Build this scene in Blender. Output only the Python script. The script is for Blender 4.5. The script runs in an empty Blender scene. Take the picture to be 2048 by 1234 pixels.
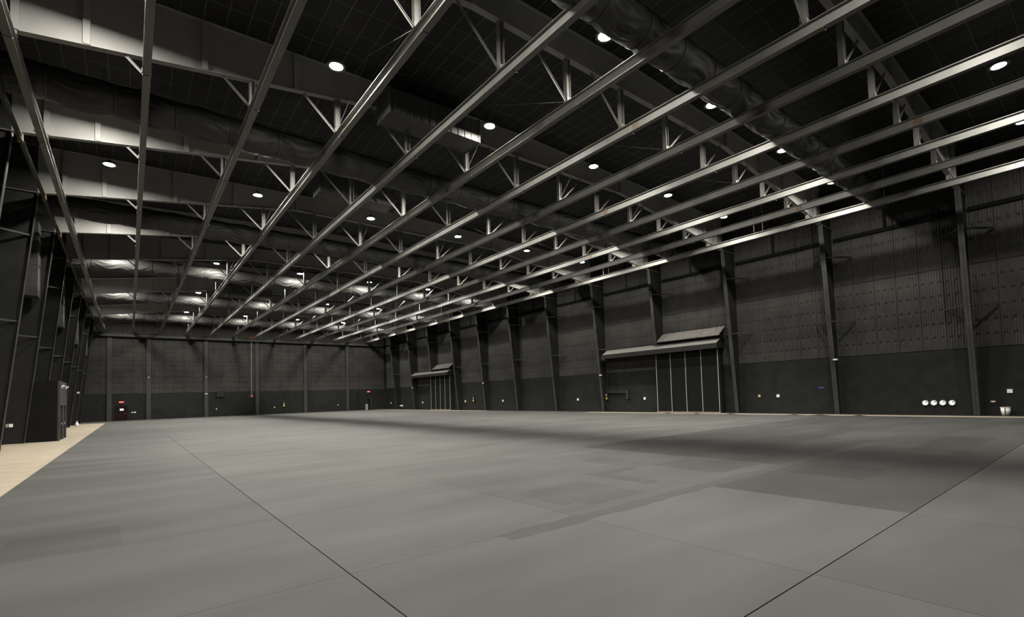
import bpy, math, random
from mathutils import Matrix, Vector

random.seed(7)
sc = bpy.context.scene
COL = sc.collection

# ------------------------------------------------------------------ camera, world, exposure
F_PX, CX, CY = 985.69, 1076.44, 745.45
YAW, PITCH, ROLL = math.radians(39.727), math.radians(2.472), math.radians(-1.757)
CAM_H = 2.07
cam_d = bpy.data.cameras.new('camera')
cam = bpy.data.objects.new('camera', cam_d)
COL.objects.link(cam)
fwd = Vector((math.sin(YAW) * math.cos(PITCH), math.cos(YAW) * math.cos(PITCH), math.sin(PITCH)))
rgt = Vector((math.cos(YAW), -math.sin(YAW), 0))
upv = rgt.cross(fwd)
r2 = math.cos(ROLL) * rgt + math.sin(ROLL) * upv
u2 = -math.sin(ROLL) * rgt + math.cos(ROLL) * upv
m = Matrix.Identity(4)
for i in range(3):
    m[i][0] = r2[i]; m[i][1] = u2[i]; m[i][2] = -fwd[i]
m[2][3] = CAM_H
cam.matrix_world = m
cam_d.sensor_width = 36.0
cam_d.sensor_fit = 'HORIZONTAL'
cam_d.lens = F_PX * 36.0 / 2048.0
cam_d.shift_x = (1024.0 - CX) / 2048.0
cam_d.shift_y = (CY - 617.0) / 2048.0
cam_d.clip_end = 400
sc.camera = cam

w = bpy.data.worlds.new('night'); sc.world = w
w.use_nodes = True
w.node_tree.nodes['Background'].inputs[0].default_value = (0, 0, 0, 1)
sc.view_settings.view_transform = 'Standard'
sc.view_settings.look = 'None'
sc.view_settings.gamma = 1.0
sc.view_settings.use_curve_mapping = False
sc.view_settings.exposure = 0.0
sc.cycles.use_denoising = True
sc.cycles.max_bounces = 8
sc.cycles.diffuse_bounces = 5
sc.cycles.glossy_bounces = 2
sc.cycles.sample_clamp_indirect = 6.0
LAMP_RADIANCE = 1450.0
LAMP_COLOR = (1.0, 0.965, 0.885)

# ------------------------------------------------------------------ layout numbers (metres)
FY = [6.05 + 7.56 * n for n in range(-1, 12)]          # steel frames
WALL_L, WALL_R, WALL_F, WALL_B = -5.9, 39.75, 95.9, -3.4
RIDGE_X, RIDGE_Z, SLOPE = 17.04, 16.6, 0.028
BEAM_B, BEAM_D, BEAM_W = 13.075, 0.40, 0.215           # overhead beams: underside, depth, flange
BEAM_X = [35.69 - 3.2075 * k for k in range(13)]
LAMP_X = [-0.845, 6.00, 13.00, 20.00, 26.95, 33.80]
LAMP_Y = [2.78, 11.35, 18.66, 26.4, 33.5, 41.5, 52.2, 59.4, 67.15, 74.75, 82.1, 90.0]
LAMP_Z = 14.72
DUCT_Y = [9.9, 25.0, 40.0, 54.1, 69.1, 84.2]
ORD = ['first', 'second', 'third', 'fourth', 'fifth', 'sixth', 'seventh', 'eighth', 'ninth', 'tenth', 'eleventh',
       'twelfth', 'thirteenth', 'fourteenth', 'fifteenth', 'sixteenth']


def roof_z(x):
    return RIDGE_Z - SLOPE * abs(x - RIDGE_X)


def rafter_z(x):                                        # underside of the rafters
    d = abs(x - RIDGE_X)
    return 15.27 if d < 8.15 else 15.27 - 0.143 * (d - 8.15)


def col_in(z, side):                                    # inner face of the tapered columns
    return -4.96 + 0.0932 * z if side < 0 else 39.04 - 0.0932 * z


# ------------------------------------------------------------------ helpers
class MB:
    def __init__(self):
        self.v, self.f = [], []

    def add(self, vs, fs):
        n = len(self.v)
        self.v += [tuple(p) for p in vs]
        self.f += [tuple(i + n for i in q) for q in fs]
        return self

    def box(self, x0, x1, y0, y1, z0, z1):
        vs = [(x0, y0, z0), (x1, y0, z0), (x1, y1, z0), (x0, y1, z0), (x0, y0, z1), (x1, y0, z1), (x1, y1, z1), (x0, y1, z1)]
        return self.add(vs, [(0, 3, 2, 1), (4, 5, 6, 7), (0, 1, 5, 4), (1, 2, 6, 5), (2, 3, 7, 6), (3, 0, 4, 7)])

    def prism(self, pts, axis, a, b):                   # polygon (2D) extruded along an axis
        n = len(pts)

        def P(p, t):
            return (t, p[0], p[1]) if axis == 'x' else (p[0], t, p[1]) if axis == 'y' else (p[0], p[1], t)
        vs = [P(p, a) for p in pts] + [P(p, b) for p in pts]
        fs = [tuple(range(n)), tuple(range(2 * n - 1, n - 1, -1))]
        fs += [(i, i + n, (i + 1) % n + n, (i + 1) % n) for i in range(n)]
        return self.add(vs, fs)

    def tube(self, p, q, r, n=8, r2=None):
        p, q = Vector(p), Vector(q)
        d = (q - p).normalized()
        a = d.orthogonal().normalized(); b = d.cross(a)
        r2 = r if r2 is None else r2
        vs = []
        for c, rr in ((p, r), (q, r2)):
            for i in range(n):
                t = 2 * math.pi * i / n
                vs.append(c + rr * (math.cos(t) * a + math.sin(t) * b))
        fs = [(i, (i + 1) % n, (i + 1) % n + n, i + n) for i in range(n)]
        fs += [tuple(range(n - 1, -1, -1)), tuple(range(n, 2 * n))]
        return self.add(vs, fs)

    def bar(self, p, q, wd, th, up=(0, 1, 0)):          # rectangular bar between two points, wd along `up`
        p, q = Vector(p), Vector(q)
        d = (q - p).normalized()
        a = (Vector(up) - Vector(up).dot(d) * d).normalized()
        b = d.cross(a)
        vs = []
        for c in (p, q):
            for s, t in ((-1, -1), (1, -1), (1, 1), (-1, 1)):
                vs.append(c + a * (s * wd / 2) + b * (t * th / 2))
        return self.add(vs, [(0, 1, 2, 3), (7, 6, 5, 4), (0, 4, 5, 1), (1, 5, 6, 2), (2, 6, 7, 3), (3, 7, 4, 0)])

    def lathe(self, prof, n=20, c=(0, 0)):              # (r, z) profile about the z axis
        vs, fs = [], []
        for r, z in prof:
            for i in range(n):
                t = 2 * math.pi * i / n
                vs.append((c[0] + r * math.cos(t), c[1] + r * math.sin(t), z))
        for k in range(len(prof) - 1):
            for i in range(n):
                j = (i + 1) % n
                fs.append((k * n + i, k * n + j, (k + 1) * n + j, (k + 1) * n + i))
        return self.add(vs, fs)

    def mesh(self, name, mat, smooth=False):
        import bmesh
        me = bpy.data.meshes.new(name)
        me.from_pydata(self.v, [], self.f)
        bm = bmesh.new(); bm.from_mesh(me)
        bmesh.ops.recalc_face_normals(bm, faces=bm.faces)
        bm.to_mesh(me); bm.free()
        if smooth:
            me.polygons.foreach_set('use_smooth', [True] * len(me.polygons))
        me.materials.append(mat)
        return me

    def build(self, name, mat, parent=None, smooth=False, loc=None):
        return place(name, self.mesh(name, mat, smooth), parent, loc)


def place(name, me, parent=None, loc=None, rz=0.0):
    o = bpy.data.objects.new(name, me)
    COL.objects.link(o)
    if parent is not None:
        o.parent = parent
    if loc is not None:
        o.location = loc
    if rz:
        o.rotation_euler.z = rz
    return o


def tag(o, label, cat, group=None):
    o['label'] = label; o['category'] = cat
    if group:
        o['group'] = group
    return o


def thing(name, label, cat, loc=(0, 0, 0), group=None, rz=0.0):
    return tag(place(name, None, None, loc, rz), label, cat, group)


def struct(o, label):
    o['kind'] = 'structure'; o['label'] = label
    return o


# ------------------------------------------------------------------ materials
def material(name, color, rough=0.6, metal=0.0, spec=0.5, vary=0.0, vscale=3.0, stretch=(1, 1, 1), bump=0.0, bscale=20.0,
             objcolor=False, detail=5.0):
    mt = bpy.data.materials.new(name); mt.use_nodes = True
    nt = mt.node_tree; N = nt.nodes; L = nt.links
    b = N['Principled BSDF']
    b.inputs['Base Color'].default_value = (*color, 1)
    b.inputs['Roughness'].default_value = rough
    b.inputs['Metallic'].default_value = metal
    b.inputs['Specular IOR Level'].default_value = spec
    tc = N.new('ShaderNodeTexCoord')
    mp = N.new('ShaderNodeMapping'); mp.inputs['Scale'].default_value = stretch
    geo = N.new('ShaderNodeNewGeometry')
    L.new(geo.outputs['Position'], mp.inputs['Vector'])
    src = None
    if objcolor:
        oi = N.new('ShaderNodeObjectInfo')
        src = oi.outputs['Color']
    if vary > 0:
        nz = N.new('ShaderNodeTexNoise'); nz.inputs['Scale'].default_value = vscale; nz.inputs['Detail'].default_value = detail
        L.new(mp.outputs[0], nz.inputs['Vector'])
        rp = N.new('ShaderNodeMapRange')
        rp.inputs['From Min'].default_value = 0.3; rp.inputs['From Max'].default_value = 0.7
        rp.inputs['To Min'].default_value = 1 - vary; rp.inputs['To Max'].default_value = 1 + vary
        L.new(nz.outputs['Fac'], rp.inputs['Value'])
        vm = N.new('ShaderNodeVectorMath'); vm.operation = 'SCALE'
        if src is not None:
            L.new(src, vm.inputs[0])
        else:
            vm.inputs[0].default_value = color
        L.new(rp.outputs[0], vm.inputs['Scale'])
        src = vm.outputs[0]
    if src is not None:
        L.new(src, b.inputs['Base Color'])
    if bump > 0:
        nb = N.new('ShaderNodeTexNoise'); nb.inputs['Scale'].default_value = bscale; nb.inputs['Detail'].default_value = 4
        L.new(mp.outputs[0], nb.inputs['Vector'])
        bp = N.new('ShaderNodeBump'); bp.inputs['Strength'].default_value = bump; bp.inputs['Distance'].default_value = 0.03
        L.new(nb.outputs['Fac'], bp.inputs['Height'])
        L.new(bp.outputs[0], b.inputs['Normal'])
    return mt


def emitter(name, color, strength):
    mt = bpy.data.materials.new(name); mt.use_nodes = True
    nt = mt.node_tree; nt.nodes.clear()
    e = nt.nodes.new('ShaderNodeEmission'); o = nt.nodes.new('ShaderNodeOutputMaterial')
    e.inputs[0].default_value = (*color, 1); e.inputs[1].default_value = strength
    nt.links.new(e.outputs[0], o.inputs[0])
    return mt


M = {
    'steel': material('grey_painted_steel', (0.145, 0.143, 0.132), 0.5, spec=0.3, vary=0.12, vscale=1.5),
    'frame': material('frame_grey_paint', (0.20, 0.197, 0.185), 0.5, spec=0.12, vary=0.08, vscale=1.0),
    'column': material('black_painted_steel', (0.036, 0.036, 0.034), 0.55, spec=0.2, vary=0.15, vscale=1.2),
    'rust': material('rusty_bare_steel', (0.14, 0.10, 0.07), 0.6, spec=0.2, vary=0.3, vscale=9.0),
    'ceil': material('black_roof_liner', (0.020, 0.020, 0.019), 0.6, spec=0.12, vary=0.2, vscale=0.7, bump=0.35, bscale=1.6),
    'strap': material('pale_liner_strap', (0.085, 0.085, 0.08), 0.5, spec=0.2),
    'liner': material('black_quilted_liner', (0.041, 0.040, 0.037), 0.6, spec=0.12, vary=0.16, vscale=0.8, bump=0.25, bscale=7.0),
    'board': material('black_painted_board', (0.0165, 0.017, 0.016), 0.75, spec=0.08, vary=0.18, vscale=1.3, bump=0.15, bscale=6.0),
    'side': material('black_side_wall', (0.0085, 0.0085, 0.008), 0.75, spec=0.06, vary=0.15, vscale=0.9, bump=0.2, bscale=5.0),
    'web': material('black_column_web', (0.016, 0.016, 0.015), 0.6, spec=0.15, vary=0.15, vscale=1.2),
    'girt': material('matt_black_girt', (0.007, 0.007, 0.007), 0.8, spec=0.03),
    'wrap': material('black_plastic_wrap', (0.040, 0.040, 0.0375), 0.5, spec=0.22, vary=0.15, vscale=2.0, bump=0.4, bscale=4.0, stretch=(1, 2.5, 2.5)),
    'band': material('wrap_band', (0.05, 0.05, 0.047), 0.5, spec=0.3),
    'sheet': material('galvanised_duct_sheet', (0.045, 0.045, 0.042), 0.5, spec=0.25, vary=0.15, vscale=2.0),
    'floor': material('grey_floor_paint', (0.05, 0.05, 0.05), 0.6, spec=0.03, vary=0.15, vscale=0.75, stretch=(0.32, 1.0, 1), bump=0.03, bscale=12.0, objcolor=True, detail=9.0),
    'farfloor': material('grey_floor_paint_far', (0.095, 0.0945, 0.0895), 0.6, spec=0.03, vary=0.16, vscale=0.75, stretch=(0.32, 1.0, 1), detail=9.0),
    'joint': material('joint_filler', (0.030, 0.025, 0.017), 0.8, spec=0.1),
    'concrete': material('bare_concrete', (0.31, 0.265, 0.20), 0.8, spec=0.2, vary=0.10, vscale=1.6, bump=0.1, bscale=15.0),
    'canopy': material('canopy_grey', (0.17, 0.163, 0.15), 0.6, spec=0.2, vary=0.1, vscale=2.0),
    'dpanel': material('black_door_panel', (0.0095, 0.010, 0.0095), 0.7, spec=0.04, vary=0.1, vscale=2.0),
    'alu': material('pale_door_edge', (0.30, 0.28, 0.235), 0.5),
    'white': material('white_plastic', (0.72, 0.72, 0.70), 0.4),
    'black': material('black_plastic', (0.02, 0.02, 0.02), 0.5),
    'yellow': material('yellow_label', (0.62, 0.50, 0.05), 0.5),
    'red': material('red_paint', (0.45, 0.07, 0.035), 0.5, vary=0.2, vscale=6.0),
    'blue': material('blue_tape', (0.05, 0.10, 0.55), 0.5),
    'wood': material('dark_red_door', (0.014, 0.006, 0.005), 0.6, spec=0.08, vary=0.2, vscale=3.0),
    'tan': material('tan_plate', (0.30, 0.20, 0.11), 0.5),
    'lens': emitter('lamp_lens', LAMP_COLOR, LAMP_RADIANCE),
    'exit': emitter('exit_sign_red', (1.0, 0.10, 0.08), 0.75),
    'exitw': emitter('exit_sign_letter', (1.0, 0.6, 0.55), 1.2),
    'spot': emitter('daylight_opening', (0.85, 0.95, 1.0), 1.0),
}

# ------------------------------------------------------------------ floor
b = MB().box(WALL_L - 0.3, WALL_R + 0.3, WALL_B - 0.3, WALL_F + 0.3, -0.35, -0.03)
floor = struct(b.build('floor', M['joint']), 'grey painted concrete floor of the hall laid in large square slabs')
SL = 3.765
EDGE = -2.37
xs = [EDGE] + [2.03 + SL * i for i in range(10)]          # joint lines across the hall
xs = [x for x in xs if x < 36.2] + [36.85]
ys = [2.35 + 3.72 * j for j in range(-1, 17)]
rnd = random.Random(3)
for i in range(len(xs) - 1):
    for j in range(len(ys) - 1):
        x0, x1, y0, y1 = xs[i], xs[i + 1], ys[j], ys[j + 1]
        gx0 = 0.007 if abs(x0 - 2.03) < 0.1 else 0.003
        gx1 = 0.007 if abs(x1 - 2.03) < 0.1 else 0.003
        gy0 = 0.007 if abs(y0 - 2.35) < 0.1 else 0.003
        gy1 = 0.007 if abs(y1 - 2.35) < 0.1 else 0.003
        if x0 == EDGE:
            gx0 = 0.0
        o = MB().box(x0 + gx0, x1 - gx1, y0 + gy0, y1 - gy1, -0.028, 0.0).build('floor_slab', M['floor'], floor)
        t = 0.090 * rnd.uniform(0.95, 1.05)
        cx_, cy_ = (x0 + x1) / 2, (y0 + y1) / 2
        if cx_ > 9.5 and 2.3 < cy_ < 6.2:
            t *= 0.64
        elif cx_ > 13.2 and 6.0 < cy_ < 12:
            t *= 0.68
        elif 5.7 < cx_ < 13.2 and 6.0 < cy_ < 10:
            t *= 0.90
        elif cx_ < 2 and 9.7 < cy_ < 21:
            t *= 0.88
        elif cy_ < 2.35 and cx_ > 5:
            t *= 0.93
        o.color = (t, t * 0.99, t * 0.945, 1)
rq = random.Random(17)
for x0, x1, y0, y1, f_ in ((4.2, 20.0, 5.76, 6.12, 0.82), (6.6, 8.2, 6.5, 8.4, 0.88), (11.2, 13.1, 6.6, 8.7, 0.82), (12.3, 14.2, 3.9, 5.5, 0.57),
                           (14.9, 16.8, 7.0, 9.4, 0.60), (16.8, 18.0, 7.8, 12.6, 0.62), (-1.5, -0.1, 9.95, 11.5, 0.84), (8.9, 9.35, 7.0, 9.0, 0.82),
                           (9.35, 10.4, 8.55, 8.95, 0.82), (6.2, 6.55, 6.9, 8.1, 0.86), (18.5, 24.0, 3.2, 4.6, 0.57), (20.0, 27.0, 8.0, 9.3, 0.62), (10.6, 11.6, 9.2, 10.8, 0.90)):
    pts = []                                             # rolled-on repair paint with uneven edges
    for (ax, ay), (bx_, by_) in zip(((x0, y0), (x1, y0), (x1, y1), (x0, y1)), ((x1, y0), (x1, y1), (x0, y1), (x0, y0))):
        n_ = max(2, int(4 * math.hypot(bx_ - ax, by_ - ay)))
        for q in range(n_):
            u = q / n_
            pts.append((ax + (bx_ - ax) * u + rq.uniform(-0.05, 0.05), ay + (by_ - ay) * u + rq.uniform(-0.05, 0.05)))
    o = MB().prism(pts, 'z', -0.001, 0.0015).build('paint_patch', M['floor'], floor)
    o.color = (0.086 * f_, 0.086 * f_ * 0.99, 0.086 * f_ * 0.95, 1)
ye = ys[-1]
MB().box(EDGE, 36.85, ye + 0.004, WALL_F + 0.2, -0.028, 0.0).build('far_floor_sheet', M['farfloor'], floor)
MB().box(WALL_L - 0.2, EDGE, WALL_B - 0.2, 86.0, -0.028, -0.001).build('bare_concrete_strip', M['concrete'], floor)
MB().box(WALL_L - 0.2, EDGE, 86.0, WALL_F + 0.2, -0.028, -0.002).build('dark_floor_strip', M['farfloor'], floor)
# right-hand side: pale uncovered strip and dark border against the wall
MB().box(36.85, 38.15, WALL_B - 0.2, 37.0, -0.028, -0.001).build('bare_concrete_strip', M['concrete'], floor)
MB().box(38.15, WALL_R + 0.2, WALL_B - 0.2, WALL_F + 0.2, -0.028, -0.002).build('dark_floor_strip', M['board'], floor)
MB().box(36.85, 38.15, 37.0, 56.5, -0.028, -0.001).build('dark_floor_strip', M['farfloor'], floor)
MB().box(36.85, 38.15, 56.5, WALL_F + 0.2, -0.028, -0.001).build('bare_concrete_strip', M['concrete'], floor)
for yb, ln in ((26.6, 0.7), (23.7, 0.6), (20.6, 0.9), (15.7, 1.1), (14.0, 1.3), (11.6, 0.8)):     # lifted edges of the floor paper
    k = MB(); n = 8
    vs = []
    for q in range(n + 1):
        t = q / n
        h = 0.05 * math.sin(math.pi * t) ** 2
        vs += [(36.80, yb + ln * (t - 0.5), 0.0), (36.98, yb + ln * (t - 0.5), h), (37.2, yb + ln * (t - 0.5), 0.0)]
    fs = []
    for q in range(n):
        a = q * 3
        fs += [(a, a + 3, a + 4, a + 1), (a + 1, a + 4, a + 5, a + 2)]
    k.add(vs, fs).build('curled_floor_edge', M['board'], floor, smooth=True)

# ------------------------------------------------------------------ ceiling and its netting straps
t = 0.25
prof = [(WALL_L - 0.2, roof_z(WALL_L - 0.2)), (RIDGE_X, RIDGE_Z), (WALL_R + 0.2, roof_z(WALL_R + 0.2)),
        (WALL_R + 0.2, roof_z(WALL_R + 0.2) + t), (RIDGE_X, RIDGE_Z + t), (WALL_L - 0.2, roof_z(WALL_L - 0.2) + t)]
ceiling = struct(MB().prism(prof, 'y', WALL_B - 0.2, WALL_F + 0.2).build('ceiling', M['ceil']), 'black roof liner held by a grid of pale straps')
me = MB().prism([(WALL_L, roof_z(WALL_L)), (RIDGE_X, RIDGE_Z), (WALL_R, roof_z(WALL_R)),
                 (WALL_R, roof_z(WALL_R) - 0.012), (RIDGE_X, RIDGE_Z - 0.012), (WALL_L, roof_z(WALL_L) - 0.012)], 'y', -0.011, 0.011).mesh('ceiling_strap', M['strap'])
y = WALL_B + 0.6
while y < WALL_F:
    place('ceiling_strap', me, ceiling, (0, y, 0)); y += 1.26
me = MB().box(-0.011, 0.011, WALL_B, WALL_F, -0.012, 0.0).mesh('ceiling_strap', M['strap'])
x = WALL_L + 0.35
while x < WALL_R:
    place('ceiling_strap', me, ceiling, (x, 0, roof_z(x))); x += 0.69

# ------------------------------------------------------------------ walls
wall_far = struct(MB().box(WALL_L - 0.3, WALL_R + 0.3, WALL_F + 0.07, WALL_F + 0.4, -0.03, 16.7).build('wall_far', M['board']), 'black quilted end wall at the far side of the hall')
wall_right = struct(MB().box(WALL_R + 0.07, WALL_R + 0.4, WALL_B, WALL_F + 0.4, -0.03, 16.3).build('wall_right', M['board']), 'long black wall on the right with quilted upper liner')
wall_left = struct(MB().box(WALL_L - 0.4, WALL_L, WALL_B, WALL_F + 0.4, -0.03, 16.3).build('wall_left', M['side']), 'plain black long wall on the left')
struct(MB().box(WALL_L - 0.4, WALL_R + 0.4, WALL_B - 0.4, WALL_B, -0.03, 16.7).build('wall_back', M['side']), 'plain black end wall behind the viewer')
# flat lower cladding, slightly behind the liner
MB().box(WALL_L, WALL_R + 0.07, WALL_F, WALL_F + 0.07, 0, 3.95).build('lower_cladding', M['board'], wall_far)
MB().box(WALL_R, WALL_R + 0.07, WALL_B, WALL_F, 0, 4.05).build('lower_cladding', M['board'], wall_right)


def liner_mesh(name, width, height, pins, seed, ribs=9):
    rn = random.Random(seed)
    cols, p = [], width / ribs
    for r in range(ribs):
        for a, o in ((0.06, 0.0), (0.24, 0.034), (0.58, 0.034), (0.76, 0.0)):
            cols.append((r * p + a * p, o, r))
    zl = [0.0, 0.05]
    for zp in pins:
        zl += [zp - 0.13, zp - 0.03, zp + 0.03, zp + 0.16]
    zl += [height - 0.05, height]
    pinset = set(r for r in range(ribs) if r % 3 == 1)
    jit = [rn.uniform(-0.007, 0.007) for _ in range(ribs)]
    vs, fs = [], []
    nz, nc = len(zl), len(cols) + 2
    for iz, z in enumerate(zl):
        edge = iz in (0, nz - 1)
        row = [(0.0, 0.02, z)]
        for (x, o, r) in cols:
            d = -(0.02 + o) + jit[r] + rn.uniform(-0.002, 0.002)
            if not edge and 2 <= iz < nz - 2:
                ph = (iz - 2) % 4
                if r in pinset:
                    d += (0.0, 0.03, 0.05, -0.012)[ph]
            if edge:
                d = 0.015
            row.append((x, d, z))
        row.append((width, 0.02, z))
        vs += row
    for iz in range(nz - 1):
        for c in range(nc - 1):
            a = iz * nc + c
            fs.append((a, a + 1, a + nc + 1, a + nc))
    return MB().add(vs, fs).mesh(name, M['liner'])


PW = 1.26
rows_r = [(4.05, 5.15, [0.75, 1.62, 2.5, 3.4, 4.3]), (9.2, 3.4, [0.7, 1.5, 2.4]), (12.6, 3.28, [0.9, 2.0])]
rows_f = [(3.95, 4.98, [0.7, 1.55, 2.4, 3.3, 4.2]), (8.93, 3.6, [0.45, 1.18, 2.05, 2.9]), (12.53, 3.35, [0.9, 2.0])]
variants_r = [[liner_mesh('liner_panel', PW, h, pins, 100 * q + s) for s in range(4)] for q, (z, h, pins) in enumerate(rows_r)]
variants_f = [[liner_mesh('liner_panel', PW, h, pins, 900 + 100 * q + s) for s in range(4)] for q, (z, h, pins) in enumerate(rows_f)]
rp = random.Random(11)
y = -9.07 + PW
while y < WALL_F + 0.2:
    for q, (z, h, pins) in enumerate(rows_r):
        place('liner_panel', rp.choice(variants_r[q]), wall_right, (WALL_R + 0.02, min(y, WALL_F), z), -math.pi / 2)
    y += PW
x = WALL_L
while x < WALL_R - 0.3:
    for q, (z, h, pins) in enumerate(rows_f):
        place('liner_panel', rp.choice(variants_f[q]), wall_far, (x, WALL_F + 0.02, z))
    x += PW

# girts on the right wall, one length per bay, with a short drop rod above the middle
gm = MB().box(WALL_R - 0.16, WALL_R + 0.02, 0.15, 7.41, 12.48, 12.72).mesh('wall_girt', M['girt'])
gr = MB().tube((WALL_R - 0.25, 4.2, 12.7), (WALL_R - 0.25, 4.2, 15.9), 0.05, 6).mesh('girt_rod', M['girt'])
for yy in FY:
    if yy < -2:
        continue
    place('wall_girt', gm, wall_right, (0, yy, 0) if yy < 89 else (0, yy - 0.8, 0))
    place('girt_rod', gr, wall_right, (0, yy, 0))

# end-wall posts and the wind girder that carries the beam ends
posts = [-2.25, 2.28, 9.6, 16.9, 24.6, 32.1]
for xx in posts:
    MB().box(xx - 0.27, xx + 0.27, WALL_F - 0.22, WALL_F - 0.19, 0, 12.5).box(xx - 0.02, xx + 0.02, WALL_F - 0.2, WALL_F + 0.05, 0, 12.5).build('end_wall_post', M['column'], wall_far)
g = thing('end_wall_girder', 'dark horizontal steel girder along the top of the far wall', 'girder', (0, 0, 0))
MB().box(WALL_L + 0.3, WALL_R - 0.6, WALL_F - 0.72, WALL_F - 0.30, 12.98, 13.03).build('top_flange', M['column'], g)
MB().box(WALL_L + 0.3, WALL_R - 0.6, WALL_F - 0.52, WALL_F - 0.48, 12.52, 12.98).build('web', M['column'], g)
MB().box(WALL_L + 0.3, WALL_R - 0.6, WALL_F - 0.72, WALL_F - 0.30, 12.47, 12.52).build('bottom_flange', M['column'], g)

# ------------------------------------------------------------------ steel frames
def rafter_parts(parent):
    # web as a strip following the tapered underside
    xs_ = [-3.75, RIDGE_X - 8.15, RIDGE_X, RIDGE_X + 8.15, 37.83]
    pts = [(x_, rafter_z(x_)) for x_ in xs_] + [(x_, roof_z(x_) - 0.02) for x_ in reversed(xs_)]
    rf = MB().prism(pts, 'y', -0.012, 0.012).build('rafter', M['frame'], parent)
    k = MB()
    for a, c in zip(xs_[:-1], xs_[1:]):
        p = [(a, rafter_z(a)), (c, rafter_z(c)), (c, rafter_z(c) - 0.025), (a, rafter_z(a) - 0.025)]
        k.prism(p, 'y', -0.13, 0.13)
    k.build('bottom_flange', M['frame'], rf)
    k = MB()
    for a, c in zip(xs_[:-1], xs_[1:]):
        p = [(a, roof_z(a) - 0.02), (c, roof_z(c) - 0.02), (c, roof_z(c) - 0.045), (a, roof_z(a) - 0.045)]
        k.prism(p, 'y', -0.13, 0.13)
    k.build('top_flange', M['frame'], rf)
    for d in (19.76, 18.15, 14.95, 11.85, 8.15):
        for s in (-1, 1):
            x_ = RIDGE_X + s * d
            MB().box(x_ - 0.09, x_ + 0.09, -0.16, 0.0, rafter_z(x_), roof_z(x_) - 0.05).build('stiffener', M['frame'], rf)
    return rf


def column(parent, side, z0=0.0, drop=False):
    xo = WALL_L + 0.02 if side < 0 else WALL_R - 0.06
    zt = 13.46
    pts = [(xo, z0), (col_in(z0, side), z0), (col_in(zt, side), zt), (col_in(zt, side), roof_z(xo) - 0.02), (xo, roof_z(xo) - 0.02)]
    if side > 0:
        pts = pts[::-1]
    c = MB().prism(pts, 'y', -0.01, 0.01).build('column', M['web'], parent)
    s = 0.03 * (1 if side > 0 else -1)
    p = [(col_in(z0, side), z0), (col_in(zt, side), zt), (col_in(zt, side) + s, zt), (col_in(z0, side) + s, z0)]
    MB().prism(p, 'y', -0.15, 0.15).build('inner_flange', M['column'], c)
    # knee plate between column and rafter
    k0, k1 = sorted((xo, col_in(zt, side)))
    MB().box(k0, k1, -0.13, 0.13, zt - 0.02, zt).build('knee_plate', M['frame'], c)
    for zz in (6.6, 11.15):
        if zz < z0:
            continue
        xi = col_in(zz, side) + 2 * s
        xw = xo - s * 3
        for d in (-1, 1):
            if drop and d < 0 and zz > 9:
                continue
            MB().bar((xi, 0, zz), (xw, d * 1.25, zz), 0.09, 0.09, (0, 0, 1)).build('flange_brace', M['column'], c)
    return c


post_cache = {}
nfr = len(FY)
for n, yy in enumerate(FY):
    fr = thing('steel_frame', f'grey tapered steel roof frame with black columns, {ORD[nfr - 1 - n]} from the far wall', 'frame', (0, yy, 0), 'steel portal frames')
    rafter_parts(fr)
    column(fr, -1, 0.0, n in (6, 8, 10, 12))
    cut = 6.46 if n in (4, 10) else 0.0
    column(fr, 1, cut)
    for k, bx in enumerate(BEAM_X):
        zt, zb = rafter_z(bx) - 0.02, BEAM_B + BEAM_D
        key = k
        if key not in post_cache:
            h = zt - zb
            pm = MB().box(-0.10, -0.085, -0.10, 0.10, 0, h).box(0.085, 0.10, -0.10, 0.10, 0, h).box(-0.09, 0.09, -0.006, 0.006, 0, h).box(-0.13, 0.13, -0.11, 0.11, 0, 0.02).mesh('hanger_post', M['steel'])
            s = -1 if bx < RIDGE_X + 0.6 else 1
            # brace at 45 degrees up to the rafter
            ln = 0.2
            while ln < 4 and zb + 0.05 + ln < rafter_z(bx + s * (0.1 + ln)) - 0.03:
                ln += 0.02
            bm_ = MB().bar((s * 0.10, 0, 0.06), (s * (0.10 + ln), 0, 0.06 + ln), 0.09, 0.014, (0, 1, 0)).bar((s * 0.12, 0.0, 0.03), (s * (0.12 + ln), 0.0, 0.03 + ln), 0.012, 0.07, (0, 1, 0)).mesh('diagonal_brace', M['steel'])
            gm_ = MB().box(-0.13, 0.13, -0.125, -0.11, 0.0, 0.16).box(-0.05, -0.02, -0.15, -0.125, 0.05, 0.08).box(0.02, 0.05, -0.15, -0.125, 0.05, 0.08).mesh('bolt_plate', M['steel'])
            post_cache[key] = (pm, bm_, gm_)
        pm, bm_, gm_ = post_cache[key]
        hp = place('hanger_post', pm, fr, (bx, 0, zb))
        place('bolt_plate', gm_, hp, (0, 0, 0))
        if k == 0:
            continue
        place('diagonal_brace', bm_, fr, (bx, 0, zb))

# ------------------------------------------------------------------ overhead beams
def ibeam(x0, w_, d_, z0, y0, y1, tf=0.022, tw=0.014):
    k = MB()
    k.box(x0 - w_ / 2, x0 + w_ / 2, y0, y1, z0, z0 + tf)
    k.box(x0 - w_ / 2, x0 + w_ / 2, y0, y1, z0 + d_ - tf, z0 + d_)
    k.box(x0 - tw / 2, x0 + tw / 2, y0, y1, z0 + tf, z0 + d_ - tf)
    return k


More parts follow.
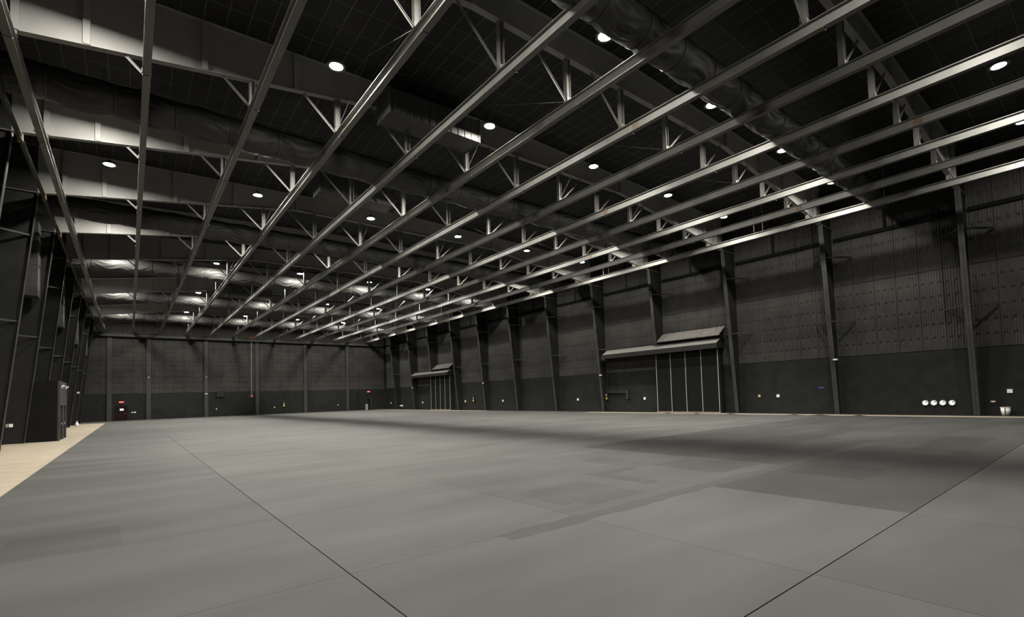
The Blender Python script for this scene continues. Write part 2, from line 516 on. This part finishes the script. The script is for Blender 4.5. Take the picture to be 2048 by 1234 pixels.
beam_me = ibeam(0, BEAM_W, BEAM_D, 0, WALL_B + 0.1, 95.05).mesh('overhead_beam', M['steel'])
splice = MB().box(-0.022, 0.022, -0.16, 0.16, 0.05, 0.34)
for s in (-1, 1):
    for yy_ in (-0.1, -0.035, 0.035, 0.1):
        for zz in (0.09, 0.3):
            splice.box(s * 0.022 - 0.012, s * 0.022 + 0.012, yy_ - 0.015, yy_ + 0.015, zz - 0.015, zz + 0.015)
splice_me = splice.mesh('splice_plate', M['rust'])
clip_me = MB().box(-0.12, 0.12, -0.012, 0.012, -0.012, 0.03).mesh('beam_clip', M['steel'])
nb = len(BEAM_X)
for k, bx in enumerate(BEAM_X):
    where = 'nearest the right wall' if k == 0 else ('nearest the left wall' if k == nb - 1 else f'{ORD[k]} from the right wall')
    o = place('overhead_beam', beam_me, None, (bx, 0, BEAM_B))
    tag(o, f'long grey overhead steel I-beam under the rafters, {where}', 'beam', 'overhead rigging beams')
    for n, yy in enumerate(FY):
        if yy < 0:
            continue
        if (n * 2 + k) % 5 == 0:
            place('splice_plate', splice_me, o, (0, yy - 0.75, 0))
        place('beam_clip', clip_me, o, (0, yy - 0.55 - 0.1 * ((n * 3 + k) % 3), -0.018))
# slim edge rail on the left knees
e = thing('edge_rail', 'slim dark steel rail with rusty clamps along the left column tops', 'rail', (-3.5, 0, 13.15))
ibeam(0, 0.12, 0.2, 0, WALL_B + 0.3, 95.2, 0.012, 0.01).build('rail_section', M['column'], e)
rc = MB().box(-0.08, 0.08, -0.12, 0.12, -0.02, 0.34).mesh('rail_clamp', M['rust'])
for yy in FY:
    place('rail_clamp', rc, e, (0, yy, 0))
# hanger rods of the outermost beam
rod = MB().tube((0, 0, 0), (0, 0, 2.55), 0.02, 6).mesh('support_rod', M['steel'])
q = 0
for yy in FY:
    if yy < 5:
        continue
    for d in (3.1, 3.75):
        q += 1
        o = place('support_rod', rod, None, (BEAM_X[0], yy + d, BEAM_B + BEAM_D))
        tag(o, f'thin steel rod above the rightmost beam, {"nearer" if d < 3.4 else "farther"} of two, {ORD[(nfr - 1) - FY.index(yy)]} bay from far wall', 'rod', 'support rods of the outermost beam')

# ------------------------------------------------------------------ wrapped ducts
SEG = 1.92
R_D = 0.63


def wrap_mesh(seed):
    rn = random.Random(seed)
    na, nl = 56, 18
    ph = [rn.uniform(0, 6.28) for _ in range(6)]
    ks = [rn.choice((7, 9, 11)), rn.choice((5, 13)), rn.choice((15, 17))]
    slant = rn.uniform(-1.6, 1.6)
    vs, fs = [], []
    for i in range(nl + 1):
        u = i / nl
        sw = math.sin(math.pi * u) ** 0.7
        for j in range(na):
            a = 2 * math.pi * j / na
            low = max(0.0, -math.sin(a))
            r = R_D - 0.035 * (1 - sw) + 0.05 * sw * low
            curve = 3.0 * (u - 0.5) ** 2
            r += 0.050 * sw * (0.5 - abs(math.sin(0.5 * (ks[0] * a + ph[0] + slant * u * 3 + 9 * curve))))
            r += 0.034 * sw * (0.5 - abs(math.sin(0.5 * (ks[1] * a + ph[1] - slant * u * 4 + 12 * curve))))
            r += 0.016 * sw * math.sin(ks[2] * a + ph[2] + 5 * u + 10 * curve)
            vs.append(((u - 0.5) * SEG, r * math.cos(a), r * math.sin(a)))
    for i in range(nl):
        for j in range(na):
            k = (j + 1) % na
            fs.append((i * na + j, i * na + k, (i + 1) * na + k, (i + 1) * na + j))
    return MB().add(vs, fs).mesh('wrap_segment', M['wrap'], smooth=True)


wraps = [wrap_mesh(s) for s in range(6)]
bandv = []
bd = MB(); n = 32; vs = []
for x_, r in ((-0.022, R_D - 0.05), (-0.022, R_D + 0.008), (0.022, R_D + 0.008), (0.022, R_D - 0.05)):
    for j in range(n):
        a = 2 * math.pi * j / n
        vs.append((x_, r * math.cos(a), r * math.sin(a)))
fs = []
for q_ in range(3):
    for j in range(n):
        k = (j + 1) % n
        fs.append((q_ * n + j, q_ * n + k, (q_ + 1) * n + k, (q_ + 1) * n + j))
band_me = bd.add(vs, fs).mesh('strap_band', M['band'])
rw = random.Random(21)
for n_, dy in enumerate(DUCT_Y):
    d = thing('wrapped_duct', f'large round duct wrapped in wrinkled black plastic, {ORD[len(DUCT_Y) - 1 - n_]} from the far wall', 'duct', (0, dy, 14.12), 'wrapped cross ducts')
    x = -4.3 + SEG / 2
    while x < 38.3:
        o = place('wrap_segment', rw.choice(wraps), d, (x, 0, 0))
        if rw.random() < 0.5:
            o.rotation_euler = (0, 0, math.pi)
        place('strap_band', band_me, d, (x + SEG / 2, 0, 0))
        x += SEG

# ------------------------------------------------------------------ rectangular plenum boxes
for n_, (yb, nm) in enumerate(((19.6, 'nearest the viewer'), (29.6, 'second from the viewer'), (64.9, 'farthest from the viewer'))):
    d = thing('plenum_box', f'dark rectangular sheet metal duct box hung between roof beams, {nm}', 'duct', (8.55, yb, 14.35), 'plenum boxes')
    MB().box(0, 4.45, 0, 1.35, 0, 1.05).build('duct_body', M['sheet'], d)
    rb = MB().box(-0.012, 0.012, -0.03, 0.0, 0.0, 1.05).mesh('seam_rib', M['sheet'])
    for q in range(13):
        place('seam_rib', rb, d, (0.05 + q * 0.3625, 0, 0))
    MB().box(-0.05, 0.0, -0.05, 1.4, -0.05, 1.1).build('end_flange', M['sheet'], d)
    MB().box(4.45, 4.5, -0.05, 1.4, -0.05, 1.1).build('end_flange', M['sheet'], d)

# ------------------------------------------------------------------ high-bay lamps
house = MB().lathe([(0.235, 0.0), (0.25, -0.008), (0.34, -0.004), (0.34, 0.03), (0.22, 0.10), (0.10, 0.14), (0.07, 0.24), (0.0, 0.24)], 24).mesh('lamp_housing', M['black'])
lens = MB().lathe([(0.235, -0.001), (0.0, -0.004)], 12).mesh('lamp_lens', M['lens'])
nl = len(LAMP_Y)
for j, ly in enumerate(LAMP_Y):
    for i, lx in enumerate(LAMP_X):
        L_ = thing('high_bay_lamp', f'lit round high bay lamp, {ORD[i]} from the left wall, {ORD[nl - 1 - j]} row from the far wall', 'lamp', (lx, ly, LAMP_Z), 'high bay lamps')
        place('lamp_housing', house, L_)
        place('lamp_lens', lens, L_)
        MB().tube((0, 0, 0.23), (0, 0, roof_z(lx) - LAMP_Z), 0.012, 6).build('lamp_stem', M['black'], L_)

# ------------------------------------------------------------------ bracing cables between hangers
cn = 0
for k in (9, 7, 5, 3):
    for a, c in ((2, 3), (4, 5), (6, 7)):
        bx = BEAM_X[k]
        p0 = Vector((bx - 0.05, FY[a] + 0.1, 13.55)); p2 = Vector((bx - 0.05, FY[c] - 0.1, 13.55))
        p1 = Vector((bx + 0.75, FY[c] - 1.7, roof_z(bx) - 0.03))
        o = MB().tube(p0, p1, 0.009, 5).tube(p1, p2, 0.009, 5).build('sway_cable', M['steel'])
        tag(o, f'thin bracing wire above the {ORD[k]} beam from the right, {ORD[nfr - 1 - a]} bay from far wall', 'cable', 'sway cables')

# ------------------------------------------------------------------ vertical boxed ducts on the left wall
for n_, idx in enumerate((6, 8, 10, 12)):
    yy = FY[idx]
    d = thing('drop_duct', f'tall dark rectangular drop duct beside the left wall, {ORD[n_]} from the viewer', 'duct', (-5.75, yy - 1.45, 9.0), 'left wall drop ducts')
    for z0, z1 in ((0.0, 1.9), (1.92, 4.6)):
        MB().box(0, 1.42, 0, 1.2, z0, z1).build('duct_section', M['sheet'], d)
    MB().box(-0.1, 1.52, 0.4, 0.5, 1.86, 1.95).build('support_bracket', M['column'], d)

# ------------------------------------------------------------------ sliding doors with canopy on the right wall
def stage_door(num, y0, y1, yc, where, ext=0.6):
    d = place(f'door_{num}', None, None, (0, 0, 0)); struct(d, f'tall black four-panel sliding door in the right wall, {where}')
    xf = 39.02
    wd = (y1 - y0) / 4
    pm = MB().box(xf, xf + 0.16, 0.0, wd - 0.05, 0.06, 5.62).mesh('door_panel', M['dpanel'])
    ed = MB().box(xf - 0.03, xf + 0.03, -0.03, 0.025, 0.0, 5.62).mesh('edge_strip', M['alu'])
    for q in range(4):
        place('door_panel', pm, d, (0, y0 + q * wd + 0.02, 0))
    for q in range(5):
        place('edge_strip', ed, d, (0, y0 + q * wd, 0))
    MB().box(xf - 0.12, xf + 0.3, y0 - 0.05, y1 + 0.05, -0.001, 0.05).build('threshold', M['concrete'], d)
    MB().box(xf + 0.16, WALL_R, y0 - 0.1, y0, 0, 5.62).box(xf + 0.16, WALL_R, y1, y1 + 0.1, 0, 5.62).build('side_return', M['board'], d)
    c = thing('door_canopy', f'grey sloped track cover over the sliding door, {where}', 'canopy', (0, 0, 0))
    yl = y0 - 0.35
    pr = [(38.35, 5.55), (38.35, 5.92), (38.40, 5.96), (39.15, 6.42), (WALL_R - 0.03, 6.42), (WALL_R - 0.03, 5.55)]
    MB().prism([(38.38, 5.55), (38.38, 5.9), (39.1, 6.36), (WALL_R - 0.03, 6.36), (WALL_R - 0.03, 5.55)], 'y', yl + 0.05, yc - 0.05).build('track_box', M['board'], c)
    MB().prism([(38.33, 5.93), (39.1, 6.40), (39.1, 6.44), (38.33, 5.97)], 'y', yl, yc).build('sloped_cover', M['canopy'], c)
    MB().box(38.32, 38.38, yl, yc, 5.52, 5.95).build('fascia', M['web'], c)
    MB().box(38.75, WALL_R - 0.03, yc, yc + ext, 5.42, 5.85).build('track_extension', M['column'], c)
    a = thing('ribbed_awning', f'grey ribbed sloping panel above the sliding door, {where}', 'awning', (0, 0, 0))
    MB().prism([(38.62, 6.62), (39.62, 7.38), (39.62, 7.42), (38.62, 6.66)], 'y', yl - 0.1, y1 - 0.35).build('sloped_sheet', M['canopy'], a)
    n_ = 26
    rm = MB().prism([(38.62, 6.66), (39.62, 7.42), (39.62, 7.47), (38.62, 6.71)], 'y', 0, 0.11).mesh('sheet_rib', M['canopy'])
    st = (y1 - 0.5 - yl) / n_
    for q in range(n_):
        place('sheet_rib', rm, a, (0, yl - 0.05 + q * st, 0))
    MB().box(38.66, 39.6, yl - 0.1, y1 - 0.35, 6.56, 6.62).build('support_rail', M['board'], a)
    return d


stage_door(1, 22.72, 29.15, 35.5, 'nearest the viewer')
stage_door(2, 68.9, 75.25, 81.3, 'farthest from the viewer', 0.18)

# ------------------------------------------------------------------ far wall door, exit signs, riser pipe and fittings
d = place('door_3', None, None, (0, 0, 0)); struct(d, 'small dark red exit door in the left part of the far wall')
yw = WALL_F
MB().box(-1.42, -0.30, yw - 0.06, yw - 0.01, 0.0, 2.12).build('door_leaf', M['wood'], d)
MB().box(-1.52, -1.42, yw - 0.1, yw, 0, 2.2).box(-0.30, -0.20, yw - 0.1, yw, 0, 2.2).box(-1.52, -0.20, yw - 0.1, yw, 2.12, 2.2).build('door_frame', M['wood'], d)
MB().box(-0.55, -0.38, yw - 0.12, yw - 0.06, 1.0, 1.05).build('push_handle', M['tan'], d)
MB().box(-1.06, -0.62, yw - 0.07, yw - 0.055, 1.50, 1.80).build('lit_window', M['spot'], d)


def exit_sign(x, z, where):
    s = thing('exit_sign', f'small red lit exit sign {where}', 'sign', (x, yw - 0.1, z), 'exit signs')
    MB().box(-0.28, 0.28, -0.06, 0.1, -0.13, 0.13).build('sign_box', M['exit'], s)
    cu = bpy.data.curves.new('exit_letters', 'FONT'); cu.body = 'EXIT'; cu.size = 0.24; cu.align_x = 'CENTER'; cu.align_y = 'CENTER'; cu.extrude = 0.004
    tmp = bpy.data.objects.new('exit_letters', cu); COL.objects.link(tmp)
    me_ = bpy.data.meshes.new_from_object(tmp.evaluated_get(bpy.context.evaluated_depsgraph_get()))
    bpy.data.objects.remove(tmp); bpy.data.curves.remove(cu)
    me_.materials.clear(); me_.materials.append(M['exitw'])
    o = place('sign_letters', me_, s, (0, -0.066, 0)); o.rotation_euler = (math.pi / 2, 0, 0)


exit_sign(-0.88, 2.75, 'above the dark red door on the far wall')
exit_sign(36.2, 3.55, 'at the right end of the far wall')
d = place('door_4', None, None, (0, 0, 0)); struct(d, 'narrow exit doorway at the right end of the far wall')
MB().box(36.0, 36.55, yw - 0.05, yw - 0.01, 0, 2.3).build('door_leaf', M['dpanel'], d)
MB().box(35.55, 36.0, yw - 0.12, yw - 0.01, 0, 1.15).build('pale_side_panel', M['alu'], d)
MB().box(36.55, 36.72, yw - 0.12, yw, 0, 2.4).build('door_frame', M['column'], d)
MB().box(33.9, 34.0, yw - 0.25, yw, 0, 3.7).build('recess_jamb', M['board'], wall_far)
p = thing('riser_pipe', 'pale vertical sprinkler riser with red valves on the far wall', 'pipe', (16.0, yw - 0.42, 0))
MB().tube((0, 0, 3.3), (0, 0, 12.55), 0.055, 8).build('pipe', M['steel'], p)
for z in (4.2, 6.2, 8.2, 10.2, 11.9):
    MB().tube((0, 0, z - 0.06), (0, 0, z + 0.06), 0.085, 8).build('coupling', M['steel'], p)
MB().tube((-0.35, 0, 13.12), (0.35, 0, 13.12), 0.12, 8).tube((0, 0, 12.5), (0, 0, 13.1), 0.1, 8).build('red_top_valve', M['red'], p)
MB().tube((-0.22, 0, 3.2), (0.22, 0, 3.2), 0.11, 8).tube((0, 0, 3.0), (0, 0, 3.4), 0.1, 8).build('red_floor_valve', M['red'], p)
MB().tube((0, 0.02, 0.0), (0, 0.02, 3.05), 0.05, 8).build('dark_pipe', M['board'], p)
v = thing('wall_vent', 'square dark vent box on the far wall left of the riser pipe', 'vent', (11.5, yw - 0.2, 3.65))
MB().box(-0.5, 0.5, 0.0, 0.2, -0.45, 0.45).build('vent_box', M['board'], v)
for q in range(5):
    MB().box(-0.45, 0.45, -0.02, 0.0, -0.36 + 0.17 * q, -0.30 + 0.17 * q).build('louvre', M['column'], v)


def plate(label, x, z, w_=0.13, h=0.19, mat='white', side='far', y=None, d_=0.05, group='outlet plates', nm='outlet_plate', cat='outlet'):
    if side == 'far':
        o = thing(nm, label, cat, (x, yw - 0.02, z), group)
        MB().box(-w_ / 2, w_ / 2, -d_, 0.02, -h / 2, h / 2).build('cover_plate', M[mat], o)
        MB().box(-w_ / 5, w_ / 5, -d_ - 0.008, -d_, -h / 4, h / 4).build('socket_face', M['white'], o)
    else:
        o = thing(nm, label, cat, (WALL_R - 0.01, y, z), group)
        MB().box(-d_, 0.01, -w_ / 2, w_ / 2, -h / 2, h / 2).build('cover_plate', M[mat], o)
        MB().box(-d_ - 0.008, -d_, -w_ / 5, w_ / 5, -h / 4, h / 4).build('socket_face', M['white'], o)
    return o


plate('white switch plate beside the dark red exit door', 0.35, 1.18, 0.16, 0.16)
plate('wider white switch plate right of the dark red exit door', 0.66, 1.18, 0.26, 0.18)
plate('white outlet on the far wall below the square vent', 11.0, 1.23)
plate('white outlet left of the yellow tagged box on the far wall', 19.55, 1.17)
plate('white outlet near the right end of the far wall', 30.34, 1.2)
plate('small white light on the second far wall post', 9.6, 3.75, 0.30, 0.13, y=None, d_=0.3, group=None, nm='emergency_light', cat='light')
plate('small pale sensor high on the far wall left post', 2.28, 6.42, 0.12, 0.14, d_=0.3, group=None, nm='wall_sensor', cat='sensor')
plate('small pale sensor high on the third far wall post', 9.6, 6.48, 0.1, 0.12, d_=0.3, group=None, nm='wall_sensor', cat='sensor')
# right wall
plate('small beige outlet left of the blue tape on the right wall', 0, 1.36, 0.20, 0.22, 'tan', 'right', 19.55)
plate('bright white outlet just left of the blue tape on the right wall', 0, 1.34, 0.22, 0.22, 'white', 'right', 18.05)
plate('large white control panel above the waste bin', 0, 1.40, 0.24, 0.22, 'white', 'right', 4.62)
plate('tan junction plate left of the waste bin', 0, 0.79, 0.24, 0.12, 'tan', 'right', 5.38)
plate('white outlet between wall rail and nearest sliding door', 0, 1.3, 0.22, 0.26, 'white', 'right', 31.25)
plate('white outlet left of the column beside the wall rail', 0, 1.3, 0.24, 0.26, 'white', 'right', 40.8)
plate('white outlet right of the farthest sliding door', 0, 1.3, 0.26, 0.28, 'white', 'right', 65.5)
plate('white outlet right of the yellow labelled box near farthest sliding door', 0, 1.29, 0.24, 0.26, 'white', 'right', 55.6)
plate('white outlet under the farthest canopy', 0, 1.2, 0.26, 0.28, 'white', 'right', 79.8)
plate('white outlet on right wall beside the far corner', 0, 1.2, 0.26, 0.28, 'white', 'right', 93.5)
tag(MB().box(WALL_R - 0.012, WALL_R, 14.66, 15.06, 1.87, 1.93).build('blue_tape', M['blue']), 'short strip of blue tape on the black right wall', 'tape')


def column_light(y, label):
    o = thing('emergency_light', label, 'light', (38.62, y, 3.85), 'white emergency lights on columns')
    MB().lathe([(0.0, -0.07), (0.12, -0.06), (0.17, 0.0), (0.15, 0.06), (0.0, 0.07)], 12).build('lamp_head', M['white'], o, smooth=True)
    MB().box(0.0, 0.1, -0.06, 0.06, -0.04, 0.04).build('mount', M['black'], o)


column_light(13.4, 'oval white emergency light on the second nearest right column')
column_light(36.1, 'oval white emergency light on the column left of the nearest sliding door')
column_light(58.8, 'oval white emergency light on the column right of the farthest sliding door')
column_light(81.5, 'oval white emergency light on the column left of the farthest sliding door')

for q, (y, nm) in enumerate(((8.64, 'leftmost'), (8.2, 'second from the left'), (7.75, 'third from the left'), (7.29, 'rightmost'))):
    o = thing('cable_port', f'round daylit cable port in the near right wall, {nm} of four', 'port', (WALL_R - 0.02, y, 0.73), 'near cable ports')
    MB().lathe([(0.13, -0.05), (0.13, 0.07), (0.165, 0.07), (0.165, -0.05)], 20).build('port_rim', M['white'], o).rotation_euler = (0, -math.pi / 2, 0)
    MB().lathe([(0.0, 0.045), (0.13, 0.045)], 20).build('daylit_opening', M['spot'], o).rotation_euler = (0, -math.pi / 2, 0)
    MB().box(-0.09, -0.05, -0.10, -0.02, 0.04, 0.09).build('port_latch', M['black'], o)
for q, (y, nm) in enumerate(((89.6, 'leftmost'), (89.1, 'second from the left'), (88.6, 'third from the left'), (88.1, 'rightmost'))):
    o = thing('cable_port', f'round pale cable port low on the far right wall, {nm} of four', 'port', (WALL_R - 0.02, y, 0.62), 'far cable ports')
    MB().lathe([(0.0, 0.10), (0.13, 0.10), (0.165, 0.07), (0.165, -0.05)], 12).build('port_cap', M['white'], o).rotation_euler = (0, -math.pi / 2, 0)

o = thing('waste_bin', 'small white lidless bin standing at the foot of the near right wall', 'bin', (39.25, 4.80, 0))
MB().lathe([(0.0, 0.0), (0.19, 0.0), (0.23, 0.46), (0.215, 0.46), (0.18, 0.02), (0.0, 0.02)], 16).build('bin_body', M['white'], o, smooth=True)
MB().lathe([(0.225, 0.45), (0.245, 0.45), (0.245, 0.48), (0.225, 0.48)], 16).build('bin_rim', M['white'], o)
MB().box(-0.235, -0.2, -0.02, 0.02, 0.02, 0.46).build('bin_stripe', M['black'], o)


def tagged_box(loc, rz, label):
    o = thing('alarm_box', label, 'alarm', loc, 'yellow tagged wall boxes', rz)
    MB().box(-0.17, 0.17, -0.22, 0.0, 0.05, 0.95).build('case', M['black'], o)
    MB().box(-0.14, 0.14, -0.25, -0.22, 0.12, 0.34).build('yellow_label', M['yellow'], o)
    MB().box(-0.07, 0.07, -0.24, -0.22, 0.5, 0.66).build('white_label', M['white'], o)
    MB().box(-0.12, 0.12, -0.30, 0.0, 0.95, 1.06).build('hood', M['column'], o)


tagged_box((WALL_R, 36.25, 1.15), -math.pi / 2 + math.pi * 0, 'black wall box with yellow label at the left end of the wall rail')
tagged_box((WALL_R, 62.9, 1.15), -math.pi / 2, 'black wall box with yellow label right of the farthest sliding door')
tagged_box((21.03, yw, 1.15), 0, 'black wall box with yellow label on the far wall right of the riser')
o = thing('wall_rail', 'black horizontal rail with dropped end on the right wall left of nearest sliding door', 'rail', (WALL_R, 0, 0))
MB().box(-0.22, -0.14, 33.5, 36.0, 2.09, 2.16).box(-0.22, -0.14, 33.5, 36.0, 1.93, 1.99).build('rail_bar', M['column'], o)
MB().box(-0.26, 0.0, 33.2, 33.45, 1.28, 2.2).build('end_post', M['black'], o)
MB().box(-0.2, 0.0, 35.9, 36.05, 1.9, 2.2).build('wall_bracket', M['black'], o)

# ------------------------------------------------------------------ closet against the left wall
c = thing('corner_closet', 'tall black closet box standing against the left wall with two narrow doorways', 'closet', (0, 0, 0))
MB().box(WALL_L + 0.01, -3.55, 44.2, 48.85, 0, 3.88).build('closet_body', M['side'], c)
k = MB().box(-3.55, -3.45, 44.2, 44.7, 0, 3.88).box(-3.55, -3.45, 44.7, 48.85, 2.28, 3.88).box(-3.55, -3.45, 46.45, 47.0, 0, 2.28).box(-3.55, -3.45, 48.45, 48.85, 0, 2.28)
k.build('front_panel', M['column'], c)
for y0, y1 in ((44.7, 46.45), (47.0, 48.45)):
    dd = MB().box(-3.54, -3.51, y0 + 0.03, y1 - 0.03, 0.01, 2.25).build('closet_door', M['dpanel'], c)
    MB().box(-3.51, -3.47, y1 - 0.25, y1 - 0.15, 1.0, 1.12).build('door_handle', M['alu'], dd)
for y_, nm in ((45.4, 'left'), (48.1, 'right')):
    o = thing('twin_spot_light', f'{nm} white twin emergency spot light on top of the black closet front', 'light', (-3.47, y_, 3.5), 'closet emergency lights')
    MB().box(0, 0.07, -0.14, 0.14, -0.06, 0.04).build('base_unit', M['white'], o)
    for s in (-1, 1):
        MB().tube((0.05, s * 0.1, 0.08), (0.15, s * 0.12, 0.06), 0.055, 10).build('lamp_head', M['white'], o)
o = thing('outlet_box', 'pale double outlet box on the nearest visible left column', 'outlet', (-4.70, 36.1, 1.30))
MB().box(-0.03, 0.05, -0.16, -0.02, -0.08, 0.08).build('left_outlet', M['alu'], o)
MB().box(0.08, 0.20, -0.16, -0.02, -0.08, 0.08).build('right_outlet', M['white'], o)
o = thing('emergency_light', 'small white light on a left column beyond the black closet', 'light', (-4.4, 74.0, 3.75))
MB().box(0, 0.2, -0.25, 0.0, -0.08, 0.1).build('lamp_head', M['white'], o)
MB().box(-0.05, 0.0, -0.2, 0.0, -0.1, 0.1).build('mount', M['black'], o)
o = thing('floor_bottle', 'small white jug on the floor by the far left columns', 'jug', (-4.55, 76.5, 0))
MB().lathe([(0.0, 0.0), (0.16, 0.0), (0.17, 0.32), (0.08, 0.42), (0.07, 0.55), (0.0, 0.55)], 12).build('jug_body', M['white'], o, smooth=True)
MB().lathe([(0.0, 0.62), (0.08, 0.62), (0.085, 0.55), (0.0, 0.55)], 10).build('jug_cap', M['tan'], o)
